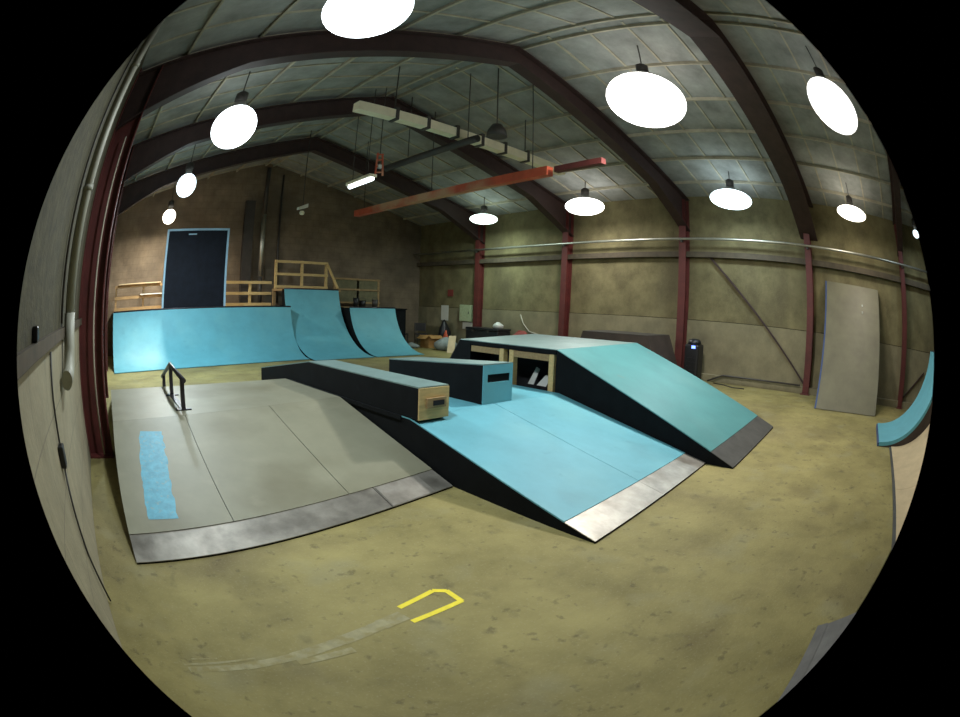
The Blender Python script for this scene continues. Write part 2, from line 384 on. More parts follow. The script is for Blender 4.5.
def quarter_pipe(t, x0, x1, y0, y1, z1, yb, m, splits, y0b=None, mbody=None, deck=True, th=.014, coping=True):
    """curved transition rising from (y0, 0) to (y1, z1), body closed back to yb"""
    pa = arc_profile(y0, y1, z1); dy = 0 if y0b is None else y0b - y0
    pb = [(y + dy * (1 - i / (len(pa) - 1)), z) for i, (y, z) in enumerate(pa)]
    A = [(x0, y, z) for y, z in pa]; B = [(x1, y, z) for y, z in pb]
    low = lambda P: [(p[0], p[1], max(0.0, p[2] - .004)) for p in P]
    body = MB().loft(low(A) + [(x0, yb, z1), (x0, yb, 0), (x0, y0 + (.05 if yb > y0 else -.05), 0)],
                     low(B) + [(x1, yb, z1), (x1, yb, 0), (x1, y0 + dy + (.05 if yb > y0 else -.05), 0)])
    body.build('side_body', mbody or M['black'], t)
    MB().curve_sheet(A, B, th, splits).build('riding_surface', m, t)
    if coping: MB().tube([(x0, y1, z1 + .012), ((x0 + x1) / 2, y1, z1 + .012), (x1, y1, z1 + .012)], .026, 10).build('coping', M['rail_metal'], t)
    if deck:
        s = 1 if yb > y1 else -1
        MB().panels((x0, y1 + s * .03, z1), (x1, y1 + s * .03, z1), (x1, yb, z1), (x0, yb, z1), max(1, round((x1 - x0) / 1.22)), 1).build('deck', M['pine_dark'], t)

# --- far end: three quarter pipes side by side
t = thing('quarter_pipe', 'wide low blue quarter pipe at the far left, below the black wallride panel', 'quarter pipe', (3.1, 13.5, 0), 'blue quarter pipes along the far wall')
quarter_pipe(t, .10, 6.10, 12.45, 14.4, 1.40, 16.85, M['blue'], (0, 1), y0b=13.05)
t = thing('quarter_pipe', 'tall blue quarter pipe in the middle of the far ramps, wooden railing on top', 'quarter pipe', (7, 13.5, 0), 'blue quarter pipes along the far wall')
quarter_pipe(t, 6.115, 7.955, 12.72, 14.95, 1.93, 15.12, M['blue'], (0, 1), deck=False)
MB().box((6.115, 14.98, 1.88), (8.06, 15.99, 1.945)).build('platform', M['pine_dark'], t)
for x in (6.12, 7.95): MB().box((x, 15.9, 0), (x + .09, 15.985, 1.879)).build('platform_leg', M['pine_dark'], t)
t = thing('quarter_pipe', 'low blue quarter pipe right of the tall one at the far end', 'quarter pipe', (8.9, 13.5, 0), 'blue quarter pipes along the far wall')
quarter_pipe(t, 8.07, 9.76, 12.74, 14.4, 1.40, 16.85, M['blue'], (0, 1))

# black wallride panel with a pale blue edge, standing on the deck
t = thing('wallride_panel', 'tall black panel with pale blue edges standing on the far left deck', 'panel', (3.0, 14.5, 1.412))
MB().box((2.02, 14.50, 1.415), (4.02, 14.56, 3.56)).build('board', M['navy'], t)
f = MB()
for a, b in (((1.96, 14.48, 1.414), (2.02, 14.57, 3.62)), ((4.02, 14.48, 1.414), (4.08, 14.57, 3.62)), ((2.02, 14.48, 3.56), (4.02, 14.57, 3.62))): f.box(a, b)
f.build('edge_frame', M['trim_blue'], t)
MB().box((2.72, 14.492, 3.44), (3.0, 14.499, 3.475)).build('sticker', M['trim_blue'], t)

# railings on the decks
def railing(label, y, x0, x1, zd, rails, posts, m, h, group=None, w=.09):
    t = thing('wooden_railing', label, 'railing', ((x0 + x1) / 2, y, zd), group)
    for z in rails: MB().bar((x0, y - .03, z), (x1, y - .03, z), .035, w).build('rail', m, t)
    for x in posts: MB().box((x - .04, y - .01, zd + .001), (x + .04, y + .06, h)).build('post', m, t)
    return t
railing('wooden two rail railing at the far left, between red column and black panel', 16.0, .14, 2.6, 1.414, (1.46, 1.80, 2.14), (.2, 1.4), M['pine_dark'], 2.18, 'deck railings at the far end')
railing('wooden two rail railing between the black panel and the tall quarter pipe', 16.0, 4.2, 6.08, 1.414, (1.46, 1.80, 2.14), (5.35,), M['pine'], 2.18, 'deck railings at the far end')
t = railing('pale wooden box railing with sloping brace above the tall quarter pipe', 15.9, 6.16, 8.04, 1.946, (2.02, 2.42, 2.82), (6.20, 7.12, 8.0), M['pine'], 2.87, 'deck railings at the far end', w=.08)
MB().bar((8.0, 15.84, 2.80), (7.99, 15.06, 2.0), .06, .06).build('sloping_brace', M['pine'], t)
t = railing('low railing filled with olive board, right of the tall quarter pipe', 16.05, 8.35, 10.2, 1.414, (1.55, 2.0, 2.36), (8.4, 9.3, 10.15), M['pine_dark'], 2.40, 'deck railings at the far end', w=.06)
MB().box((8.44, 16.04, 1.52), (10.1, 16.05, 2.33)).build('infill_board', M['mesh_panel'], t)
# the far right railing stands on its own deck behind the low quarter pipe
t = thing('wooden_platform', 'dark wooden platform behind the right far quarter pipe', 'platform', (10.0, 15.4, 0))
MB().box((9.775, 14.45, 1.36), (10.3, 16.85, 1.40)).build('deck', M['black'], t)
MB().box((9.79, 14.5, 0), (10.28, 16.83, 1.36)).build('base', M['black'], t)
o = MB().bar((.3, 15.90, 2.205), (2.05, 15.90, 2.205), .22, .03, up=(0, 0, 1)).build('plank', M['ply_tan'])
tag(o, 'loose pale plank lying across the top of the far left railing', 'plank')
o = MB().bar((1.25, 15.90, 1.868), (2.35, 15.93, 1.868), .14, .03).build('plank', M['white'])
tag(o, 'loose white board lying on the lower rail of the far left railing', 'plank')
# small things on the decks
for i, (x, y, h, r, m) in enumerate(((8.75, 15.2, .30, .10, 'black_plastic'), (9.05, 15.3, .22, .13, 'black_plastic'), (9.42, 15.1, .26, .11, 'dark_steel'))):
    t = thing('bucket', ['dark bucket on the right far deck, leftmost of three', 'squat dark bucket on the right far deck, middle of three', 'dark metal bucket on the right far deck, rightmost of three'][i], 'bucket', (x, y, 1.414), 'dark buckets on the far deck')
    MB().lathe([(r * .8, 0), (r, h), (r * .9, h), (r * .72, .02)], (x, y, 1.415), 16).build('pail', M[m], t)
    pts = [(x - r * math.cos(a), y, 1.415 + h + r * .7 * math.sin(a)) for a in [k * PI / 8 for k in range(9)]]
    MB().tube(pts, .006, 6).build('handle', M['dark_steel'], t)

# --- grey pyramid with flat top, front left
t = thing('pyramid_ramp', 'wide grey bank ramp with flat top and blue sprayed stripe, front left', 'ramp', (1.4, 5.2, 0))
LX, RX = -.12, 2.93
toe_l, toe_r = V(LX - .01, 3.0, .012), V(RX, 3.36, .012)
brk_l, brk_r = V(-.045, 5.15, .488), V(RX, 5.45, .488)
bk_l, bk_r = V(-.04, 7.1, .488), V(RX, 7.1, .488)
bt_l, bt_r = V(-.035, 9.2, .012), V(RX, 9.2, .012)
dn = lambda p: V(p.x, p.y, 0)
MB().loft([dn(toe_l), toe_l, brk_l, bk_l, bt_l, dn(bt_l)], [dn(toe_r), toe_r, brk_r, bk_r, bt_r, dn(bt_r)]).build('side_body', M['black'], t)
sf = MB(); th = .012
st_l, st_r = toe_l.lerp(brk_l, .145), toe_r.lerp(brk_r, .145)
sf.panels(st_l, st_r, brk_r, brk_l, 0, 1, us=[0, .34, .69, 1], vs=[0, 1])
sf.panels(brk_l, brk_r, bk_r, bk_l, 0, 1, us=[0, 1], vs=[0, 1])
sf.panels(bk_l, bk_r, bt_r, bt_l, 0, 1, us=[0, .34, .69, 1], vs=[0, 1])
sf.build('riding_surface', M['grey'], t)
MB().panels(toe_l, toe_r, st_r, st_l, 0, 1, gap=.008, th=.006, us=[0, .77, 1], vs=[0, 1]).build('steel_toe_plate', M['steel_dull'], t)
o = MB().panels(toe_l.lerp(toe_r, .775) + V(0, .01, .008), toe_l.lerp(toe_r, .93) + V(0, .01, .008), st_l.lerp(st_r, .93) + V(0, -.02, .006), st_l.lerp(st_r, .775) + V(0, -.02, .006), 0, 1, th=.002, us=[0, 1], vs=[0, 1]).build('glint_plate', M['steel'], t); o['label'] = 'brighter plate painted as a glint'  # bright steel stands in for a lamp reflection on the toe plate
# sprayed stripe with ragged edges, a hair above the boards
def on_front(x, y):
    u = (x - toe_l.x) / (toe_r.x - toe_l.x); a, b = toe_l.lerp(toe_r, u), brk_l.lerp(brk_r, u)
    v = (y - a.y) / (b.y - a.y); return (x, y, a.z + (b.z - a.z) * v + .0145)
sm = MB(); rnd = random.Random(3); n = 22
for k in range(n + 1):
    v = k / n; y = 3.50 + 1.42 * v
    xc = .29 + .17 * v; wl = .155 + rnd.uniform(-.012, .012) - .05 * max(0, v - .8); wr = .155 + rnd.uniform(-.012, .012) - .06 * max(0, v - .8)
    sm.v += [on_front(xc - wl, y + rnd.uniform(-.02, .02)), on_front(xc + wr, y + rnd.uniform(-.02, .02))]
    if k: b = 2 * k - 2; sm.f.append((b, b + 1, b + 3, b + 2)); sm.sm.append(False)
o = sm.build('sprayed_stripe', M['stripe'], t); o['label'] = 'bright blue sprayed stripe'

# grind rail on the flat top
t = thing('grind_rail', 'low dark metal grind rail with kinked end standing on the grey pyramid', 'rail', (1.0, 6.2, .50))
MB().tube([(1.0, 5.36, .83), (1.0, 6.45, .875), (1.0, 7.38, .60)], .028, 12).build('top_rail', M['rail_metal'], t)
for y, zt, zb in ((5.5, .83, .503), (6.4, .87, .503), (7.2, .65, .484)):
    MB().box((.975, y - .025, zb), (1.025, y + .025, zt)).build('post', M['rail_metal'], t)
MB().box((.965, 5.46, .5015), (1.035, 6.5, .515)).build('base_bar', M['rail_metal'], t)
for y in (5.5, 6.4): MB().box((.90, y - .03, .5015), (1.10, y + .03, .512)).build('foot', M['rail_metal'], t)

# --- blue mid ramp
t = thing('bank_ramp', 'low blue bank ramp in the centre with bright steel toe and black sides', 'ramp', (4.2, 4.5, 0))
LX, RX = 2.95, 5.455
toe_l, toe_r = V(LX, 1.84, .012), V(RX, 2.03, .012)
brk_l, brk_r = V(LX, 4.06, .488), V(RX, 4.16, .488)
bk_l, bk_r = V(LX, 7.0, .488), V(RX, 7.0, .488)
bt_l, bt_r = V(LX, 9.1, .012), V(RX, 9.1, .012)
MB().loft([dn(toe_l), toe_l, brk_l, bk_l, bt_l, dn(bt_l)], [dn(toe_r), toe_r, brk_r, bk_r, bt_r, dn(bt_r)]).build('side_body', M['black'], t)
st_l, st_r = toe_l.lerp(brk_l, .13), toe_r.lerp(brk_r, .13)
sf = MB()
for a, b, c, d in ((st_l, st_r, brk_r, brk_l), (brk_l, brk_r, bk_r, bk_l), (bk_l, bk_r, bt_r, bt_l)): sf.panels(a, b, c, d, 0, 1, us=[0, .5, 1], vs=[0, 1])
sf.build('riding_surface', M['blue'], t)
MB().panels(toe_l, toe_r, st_r, st_l, 0, 1, gap=.006, th=.007, us=[0, .5, 1], vs=[0, 1]).build('steel_toe_plate', M['steel'], t)

# --- long kinked ledge along the left edge of the mid ramp
t = thing('ledge_box', 'long black ledge with pale blue top and raw wooden end, beside the grey pyramid', 'ledge', (3.15, 6, .5))
x0, x1 = 2.951, 3.325
zt = .815
P = [(3.93, .503), (6.99, .504), (8.2, .236), (8.2, .52), (6.35, zt), (3.93, zt)]
MB().loft([(x0, y, z) for y, z in P], [(x1, y, z) for y, z in P]).build('box_body', M['black'], t)
sk = [(4.2, .46), (6.98, .46), (6.98, .503), (4.2, .503)]
MB().loft([(2.937, y, z) for y, z in sk], [(2.9495, y, z) for y, z in sk]).build('side_skirt', M['black'], t)
tp = MB()
tp.hexa([(x0, 3.925, zt), (x1, 3.925, zt), (x1, 6.35, zt), (x0, 6.35, zt), (x0, 3.925, zt + .014), (x1, 3.925, zt + .014), (x1, 6.35, zt + .014), (x0, 6.35, zt + .014)])
tp.hexa([(x0, 6.352, zt), (x1, 6.352, zt), (x1, 8.2, .52), (x0, 8.2, .52), (x0, 6.352, zt + .014), (x1, 6.352, zt + .014), (x1, 8.2, .534), (x0, 8.2, .534)])
tp.build('ledge_top', M['deck_blue'], t)
MB().box((x0, 3.912, .503), (x1, 3.929, zt - .001)).build('end_board', M['pine'], t)
h = MB().box((3.03, 3.885, .615), (3.27, 3.911, .715)).build('handle_block', M['pine_dark'], t)
MB().box((3.10, 3.879, .64), (3.24, 3.884, .69)).build('handle_slot', M['dark_void'], h)  # dark plate on the block, painting the shadow of the hole

# --- second, wedge-topped ledge
t = thing('ledge_box', 'black wedge ledge with blue slotted end on the centre ramp', 'ledge', (4.3, 5, .5))
x0, x1, ya, yb = 4.02, 4.51, 4.15, 6.05
za, zb = .955, .83
MB().hexa([(x0, ya, .503), (x1, ya, .503), (x1, yb, .503), (x0, yb, .503), (x0, ya, za), (x1, ya, za), (x1, yb, zb), (x0, yb, zb)]).build('box_body', M['black'], t)
MB().hexa([(x0, ya - .012, za), (x1, ya - .012, za), (x1, yb, zb), (x0, yb, zb), (x0, ya - .012, za + .014), (x1, ya - .012, za + .014), (x1, yb, zb + .014), (x0, yb, zb + .014)]).build('ledge_top', M['deck_blue'], t)
e = MB()
e.box((x0, ya - .012, .503), (x1, ya - .001, .75)); e.box((x0, ya - .012, .845), (x1, ya - .001, za - .001))
e.box((x0, ya - .012, .75), (x0 + .07, ya - .001, .845)); e.box((x1 - .05, ya - .012, .75), (x1, ya - .001, .845))
e.build('end_board', M['blue'], t)

# --- big deck with the tall bank
t = thing('funbox_ramp', 'tall blue bank ramp with raised deck on wooden framing, right of centre', 'ramp', (6.7, 4.4, 0))
LX, RX = 5.472, 8.04
toe_l, toe_r = V(LX, 1.67, .012), V(RX, 1.80, .012)
brk_l, brk_r = V(LX, 4.24, 1.065), V(RX, 4.50, 1.065)
bk_l, bk_r = V(LX, 6.2, 1.065), V(RX, 6.85, 1.065)
bt_l, bt_r = V(LX, 6.95, .012), V(RX, 7.6, .012)
# bank body, solid
MB().loft([dn(toe_l), toe_l, brk_l, dn(brk_l)], [dn(toe_r), toe_r, brk_r, dn(brk_r)]).build('bank_side', M['black'], t)
# back bank body
MB().loft([V(LX, 5.95, 0), V(LX, 5.95, 1.065), bk_l, bt_l, dn(bt_l)], [V(RX, 6.6, 0), V(RX, 6.6, 1.065), bk_r, bt_r, dn(bt_r)]).build('back_side', M['black'], t)
# deck structure: near-black block painting the cavity's shadow, set back, posts and beams in front
MB().hexa([(LX + .45, 4.26, 0), (RX, 4.52, 0), (RX, 6.58, 0), (LX + .45, 5.94, 0), (LX + .45, 4.26, 1.0), (RX, 4.52, 1.0), (RX, 6.58, 1.0), (LX + .45, 5.94, 1.0)]).build('bay_shadow', M['dark_void'], t)
MB().hexa([(LX, 4.25, 1.005), (RX, 4.51, 1.005), (RX, 6.59, 1.005), (LX, 5.94, 1.005), (LX, 4.25, 1.065), (RX, 4.51, 1.065), (RX, 6.59, 1.065), (LX, 5.94, 1.065)]).build('deck_edge', M['black'], t)
for y in (4.28, 5.02, 5.22): MB().box((LX, y, 0), (LX + .09, y + .085, 1.0)).build('post', M['pine'], t)
for a, b in ((4.37, 5.015), (5.31, 5.93)): MB().box((LX, a, .905), (LX + .05, b, .995)).build('beam', M['pine_dark'], t)
st_l, st_r = toe_l.lerp(brk_l, .125), toe_r.lerp(brk_r, .125)
sf = MB(); sf.panels(st_l, st_r, brk_r, brk_l, 0, 1, us=[0, 1], vs=[0, 1]); sf.build('riding_surface', M['blue_green'], t)
MB().panels(brk_l, brk_r, bk_r, bk_l, 0, 1, us=[0, .5, 1], vs=[0, 1]).build('deck', M['deck_blue'], t)
MB().panels(bk_l, bk_r, bt_r, bt_l, 0, 1, us=[0, 1], vs=[0, 1]).build('back_bank', M['brown_board'], t)
o = MB().panels(toe_l, toe_r, st_r, st_l, 0, 1, th=.007, us=[0, 1], vs=[0, 1]).build('steel_toe_plate', M['steel_dark'], t); o['label'] = 'dull dark grey toe plate'
# white scraps under the deck
for y, a, lab in ((4.66, .30, 'small white scrap lying tilted in the dark opening under the deck'), (4.86, .9, 'narrow white scrap standing upright in the dark opening under the deck')):
    dz = .10 + .16 * a; w = .20 - .10 * a; xx = LX + .22
    q = [(xx, y - w / 2, .505), (xx, y + w / 2, .505), (xx + .10, y + w / 3 - .05, .505 + dz), (xx + .10, y - w / 4 - .05, .505 + dz * .9)]
    tag(MB().hexa(q + [(p[0] + .012, p[1], p[2] + .004) for p in q]).build('scrap_board', M['white']), lab, 'scrap')

# --- dark brown ramp by the right wall, behind the deck
t = thing('kicker_ramp', 'low dark brown ramp against the right wall behind the blue deck', 'ramp', (11.2, 6.6, 0))
P = [(5.35, 0), (5.75, 1.06), (7.55, 1.06), (7.9, 0)]
MB().loft([(10.75, y, z) for y, z in P], [(11.9, y, z) for y, z in P]).build('box_body', M['brown_board'], t)
MB().panels((10.74, 5.76, 1.06), (11.9, 5.76, 1.06), (11.9, 7.55, 1.06), (10.74, 7.55, 1.06), 1, 1).build('top_board', M['dark_steel'], t)

# --- leaning grey ramp section on the right wall
t = thing('leaning_ramp', 'tall pale grey ramp section leaning upright against the right wall', 'ramp', (11, .3, 0))
n = 16; A = []; B = []
for i in range(n + 1):
    s = i / n; x = 10.50 + 1.98 * s - .22 * math.sin(PI * s) * -1 * .6; z = .012 + 2.72 * s
    A.append((x, 1.30 + .07 * s, z)); B.append((x + .06 * (1 - s), -.68 + .03 * s, z))
nb = lambda P, d: [(p[0] + d, p[1], p[2]) for p in P]
MB().loft(A + nb(A, .11)[::-1], B + nb(B, .11)[::-1]).build('rib_frame', M['edge_blue'], t)
mb = MB(); off = lambda P: [(p[0] - .006, p[1], p[2]) for p in P]
mb.loft(off(nb(A, -.012)) + off(A)[::-1], off(nb(B, -.012)) + off(B)[::-1]); mb.build('ramp_face', M['grey_light'], t)
es = MB(); ed = lambda P, dy, dx: [(p[0] + dx, p[1] + dy, p[2]) for p in P]
es.loft(ed(A, -.035, -.024) + ed(A, -.035, -.012)[::-1], ed(A, .012, -.024) + ed(A, .012, -.012)[::-1]).build('edge_strip', M['edge_blue'], t)
for z in (2.08, 2.24):
    k = (z - .012) / 2.72; x = 10.50 + 1.98 * k + .132 * math.sin(PI * k)
    MB().box((x - .028, .0, z), (x - .020, .045, z + .045)).build('white_dot', M['white'], t)

# --- near right: blue quarter pipe, tan ramp and a steel kicker at the edge of view
t = thing('quarter_pipe', 'small blue quarter pipe at the right edge, in front of the leaning grey ramp', 'quarter pipe', (8.6, -1.5, 0))
quarter_pipe(t, 7.72, 9.42, -.74, -2.55, 1.55, -3.4, M['blue'], (0, 1), mbody=M['brown_board'], coping=True, th=.06)
MB().box((7.72, -.745, .0), (9.42, -.70, .055)).build('toe_edge', M['edge_blue'], t)
t = thing('quarter_pipe', 'tan plywood quarter pipe with dark steel toe at the lower right edge', 'quarter pipe', (5.5, -2, 0))
quarter_pipe(t, 3.1, 7.70, -1.12, -2.9, 1.5, -3.6, M['ply_tan'], (0, .5, 1), mbody=M['brown_board'])
MB().box((3.1, -1.16, .002), (7.68, -1.06, .022)).build('steel_toe_plate', M['steel_dark'], t)
t = thing('kicker_ramp', 'grey steel edged kicker ramp at the bottom right edge of the view', 'ramp', (1.9, -.9, 0))
MB().loft([(1.1, -.33, 0), (1.1, -.33, .02), (1.1, -1.6, .45), (1.1, -1.6, 0)], [(2.45, -.33, 0), (2.45, -.33, .02), (2.45, -1.6, .45), (2.45, -1.6, 0)]).build('box_body', M['steel_dark'], t)
MB().panels((1.1, -.31, .022), (2.45, -.31, .022), (2.45, -.40, .045), (1.1, -.40, .045), 1, 1, th=.006).build('steel_edge', M['steel_dark'], t)

# ------------------------------------------------------------------ floor markings
mb = MB(); z = .0015
def strip(mb, a, b, w, z=.0015):
    a = V(*a); b = V(*b); d = (b - a).normalized(); n = V(-d.y, d.x) * w / 2
    q = [a - n, b - n, b + n, a + n]; mb.add([(p.x, p.y, z) for p in q], [(0, 1, 2, 3)])
strip(mb, (1.415, 2.05), (1.69, 2.095), .036); strip(mb, (1.69, 2.098), (1.755, 2.045), .036, .0018)
strip(mb, (1.755, 2.05), (1.745, 1.90), .036, .0016); strip(mb, (1.75, 1.905), (1.385, 1.89), .036, .0019)
tag(mb.build('painted_line', M['yellow']), 'yellow painted U shaped line on the concrete floor', 'floor marking')
mb = MB()
pts = [(-.08, 1.80), (.3, 1.82), (.62, 1.855), (.95, 1.91), (1.22, 1.95), (1.39, 1.97)]
for i in range(len(pts) - 1): strip(mb, pts[i], pts[i + 1], .05 + .012 * i, .001 + .0001 * i)
strip(mb, (-.10, 1.845), (.40, 1.885), .018, .0012); strip(mb, (.62, 1.80), (.96, 1.81), .05, .0017)
strip(mb, (-.02, 1.90), (.16, 1.905), .014, .0013)
tag(mb.build('tape_residue', M['tape']), 'pale worn tape residue on the floor running left from the yellow line', 'floor marking')

# ------------------------------------------------------------------ things by the right wall and in the far corner
t = thing('air_machine', 'black upright machine with a glowing blue light beside the red column', 'machine', (12.05, 5.12, 0))
MB().box((11.86, 4.93, .03), (12.24, 5.31, .90)).build('cabinet', M['black_plastic'], t, bevel=.05)
MB().lathe([(.17, 0), (.17, .05), (.14, .10), (.06, .13)], (12.05, 5.12, .90), 20).build('domed_top', M['black_plastic'], t)
for y in (4.97, 5.27): MB().box((11.9, y - .02, 0), (12.2, y + .02, .03)).build('foot', M['black_plastic'], t)
MB().box((11.852, 5.01, .80), (11.859, 5.11, .87)).build('blue_light', M['led_blue'], t)
for z in (.25, .35, .45, .55): MB().box((11.85, 5.0, z), (11.859, 5.24, z + .03)).build('grille_slat', M['black_plastic'], t)

# far corner clutter, against the right wall between the last two columns
o = MB().box((XR - .035, 15.0, .98), (XR - .022, 15.42, 1.55)).build('paper_sign', M['paper']); tag(o, 'white notice sheet on the far right wall, above the clutter', 'notice')
t = thing('electric_cabinet', 'pale greenish cabinet on the right wall left of the far red column', 'cabinet', (XR - .1, 13.9, .9))
MB().box((XR - .17, 13.62, 1.0), (XR - .022, 14.2, 1.6)).build('case', M['paper_green'], t, bevel=.01)
MB().box((XR - .178, 13.64, 1.02), (XR - .171, 14.18, 1.58)).build('door', M['paper_green'], t)
MB().box((XR - .19, 13.68, 1.28), (XR - .179, 13.71, 1.36)).build('handle', M['dark_steel'], t)
o = MB().box((XR - .04, 13.62, .72), (XR - .022, 14.15, .97)).build('paper_sign', M['paper']); tag(o, 'white notice sheet just below the greenish wall cabinet', 'notice')
o = MB().box((XR - .04, 14.75, 1.90), (XR - .022, 15.05, 2.15)).build('wall_sign', M['red_cloth']); tag(o, 'small faded red sign high on the right wall near the far corner', 'sign')
def chair(loc, rz, label):
    t = thing('folding_chair', label, 'chair', loc, 'dark chairs in the far corner'); t.rotation_euler = (0, 0, rz)
    B = lambda *a: MB().box(*a)
    B((-.22, -.22, .42), (.22, .22, .46)).build('seat', M['black_plastic'], t, world=False)
    B((-.22, .20, .55), (.22, .24, .85)).build('backrest', M['black_plastic'], t, world=False)
    for sx in (-1, 1):
        for sy in (-1, 1):
            MB().box((sx * .20 - .015, sy * .20 - .015, 0), (sx * .20 + .015, sy * .20 + .015, .42 if sy < 0 else .86)).build('leg', M['dark_steel'], t, world=False)
    return t
chair((10.95, 15.75, 0), .6, 'dark chair in the far corner beside the last blue quarter pipe')
chair((11.75, 15.55, 0), -.4, 'dark chair in the far corner behind the cardboard box')
t = thing('cardboard_box', 'open brown cardboard box on the floor in the far corner', 'box', (11.6, 14.75, 0))
b = MB(); X0, X1, Y0, Y1, zz = 11.3, 11.85, 14.5, 15.0, .45
b.box((X0, Y0, 0), (X1, Y1, .012)); b.box((X0, Y0, .012), (X0 + .012, Y1, zz)); b.box((X1 - .012, Y0, .012), (X1, Y1, zz)); b.box((X0 + .012, Y0, .012), (X1 - .012, Y0 + .012, zz)); b.box((X0 + .012, Y1 - .012, .012), (X1 - .012, Y1, zz))
b.build('carton', M['card'], t)
MB().hexa([(X0, Y0 - .16, zz - .10), (X1, Y0 - .16, zz - .10), (X1, Y0, zz), (X0, Y0, zz), (X0, Y0 - .16, zz - .09), (X1, Y0 - .16, zz - .09), (X1, Y0, zz + .01), (X0, Y0, zz + .01)]).build('flap', M['card'], t)
MB().hexa([(X0 - .16, Y0, zz - .12), (X0, Y0, zz), (X0, Y1, zz), (X0 - .16, Y1, zz - .12), (X0 - .16, Y0, zz - .11), (X0, Y0, zz + .01), (X0, Y1, zz + .01), (X0 - .16, Y1, zz - .11)]).build('flap', M['card'], t)
def sack(loc, sx, sy, sz, m, label, cat='sack', name='sack', seed=1):
    """a slumped bag: rounded, flat below, pinched at the neck"""
    r = random.Random(seed); mb = MB(); n = 20; rows = 9; v = []
    for j in range(rows + 1):
        u = j / rows; rad = math.sin(PI * (.18 + .74 * u)) ** .7
        for k in range(n):
            a = 2 * PI * k / n; w = 1 + .10 * math.sin(3 * a + seed) + r.uniform(-.05, .05)
            v.append((loc[0] + sx * rad * w * math.cos(a), loc[1] + sy * rad * w * math.sin(a), loc[2] + sz * u * (1 + .08 * math.sin(2 * a))))
    mb.add(v, [])
    for j in range(rows):
        for k in range(n): mb.f.append((j * n + k, j * n + (k + 1) % n, (j + 1) * n + (k + 1) % n, (j + 1) * n + k)); mb.sm.append(True)
    mb.f.append(tuple(range(n - 1, -1, -1))); mb.sm.append(False)
    mb.f.append(tuple(rows * n + k for k in range(n))); mb.sm.append(False)
    return tag(mb.build(name, m), label, cat)
sack((11.45, 13.75, 0), .42, .38, .42, M['paleblue'], 'slumped pale grey blue sack on the floor beside the cardboard box', seed=2)
sack((10.85, 14.9, 0), .22, .30, .18, M['paleblue'], 'small crumpled grey bag on the floor by the last quarter pipe', 'bag', 'bag', seed=5)
t = thing('leaning_board', 'pale yellow board leaning by the left end of the deck', 'board', (11.2, 12.9, 0))
MB().hexa([(10.85, 12.95, 0), (11.1, 12.87, 0), (11.12, 12.89, 0), (10.87, 12.97, 0), (11.1, 13.15, .55), (11.35, 13.07, .55), (11.37, 13.09, .55), (11.12, 13.17, .55)]).build('panel', M['ply_tan'], t)
# crate with bags, seen over the far edge of the deck
t = thing('equipment_case', 'long low black case behind the deck, by the far right wall', 'case', (12.0, 12.3, 0))
MB().box((11.75, 11.5, 0), (12.35, 13.05, .78)).build('case_body', M['black_plastic'], t, bevel=.02)
MB().box((11.74, 11.49, .785), (12.36, 13.06, .86)).build('lid', M['black_plastic'], t, bevel=.02)
for y in (11.9, 12.65): MB().box((11.725, y, .72), (11.739, y + .08, .80)).build('latch', M['dark_steel'], t)
sack((12.0, 11.75, .862), .17, .18, .20, M['white'], 'white plastic bag on top of the black case behind the deck', 'bag', 'bag', seed=3)
t_ = sack((12.05, 10.75, 0), .30, .55, .80, M['red_cloth'], 'dark red bundle by the right wall behind the deck', 'bundle', 'cloth_bundle', seed=8)
sack((12.2, 14.75, 0), .24, .26, .95, M['black_plastic'], 'tall heap of dark clothes in the far corner behind the cardboard box', 'clothes', 'clothes_heap', seed=4)
sack((11.95, 14.35, 0), .09, .12, .62, M['red_board'], 'narrow orange cloth bundle beside the dark clothes in the far corner', 'cloth', 'cloth_bundle', seed=6)

# far wall services
t = thing('flue_pipe', 'bright metal flue pipe rising up the far wall behind the railing', 'pipe', (5.95, YF - .18, 1.41))
MB().tube([(5.95, YF - .18, 2.35), (5.95, YF - .18, 3.4), (5.95, YF - .18, 4.45)], .085, 16).build('bright_section', M['galv'], t)
MB().tube([(5.95, YF - .18, 1.415), (5.95, YF - .18, 1.9), (5.95, YF - .18, 2.35)], .07, 16).build('lower_section', M['dark_steel'], t)
MB().tube([(5.95, YF - .18, 4.45), (5.95, YF - .18, 5.3), (5.95, YF - .18, 6.1)], .08, 16).build('upper_section', M['dark_steel'], t)
for z in (2.7, 4.4): MB().box((5.93, YF - .10, z), (5.97, YF - .001, z + .05)).build('bracket', M['dark_steel'], t)
o = MB().tube([(6.6, YF - .06, 1.5), (6.6, YF - .06, 3), (6.6, YF - .06, 5.9)], .035, 10).build('wall_conduit', M['dark_steel']); tag(o, 'thin dark conduit on the far wall right of the bright flue pipe', 'conduit')
o = MB().box((5.25, YF - .16, 1.5), (5.60, YF - .001, 4.9)).build('wall_duct', M['dark_steel']); tag(o, 'wide dark duct on the far wall left of the bright flue pipe', 'duct')

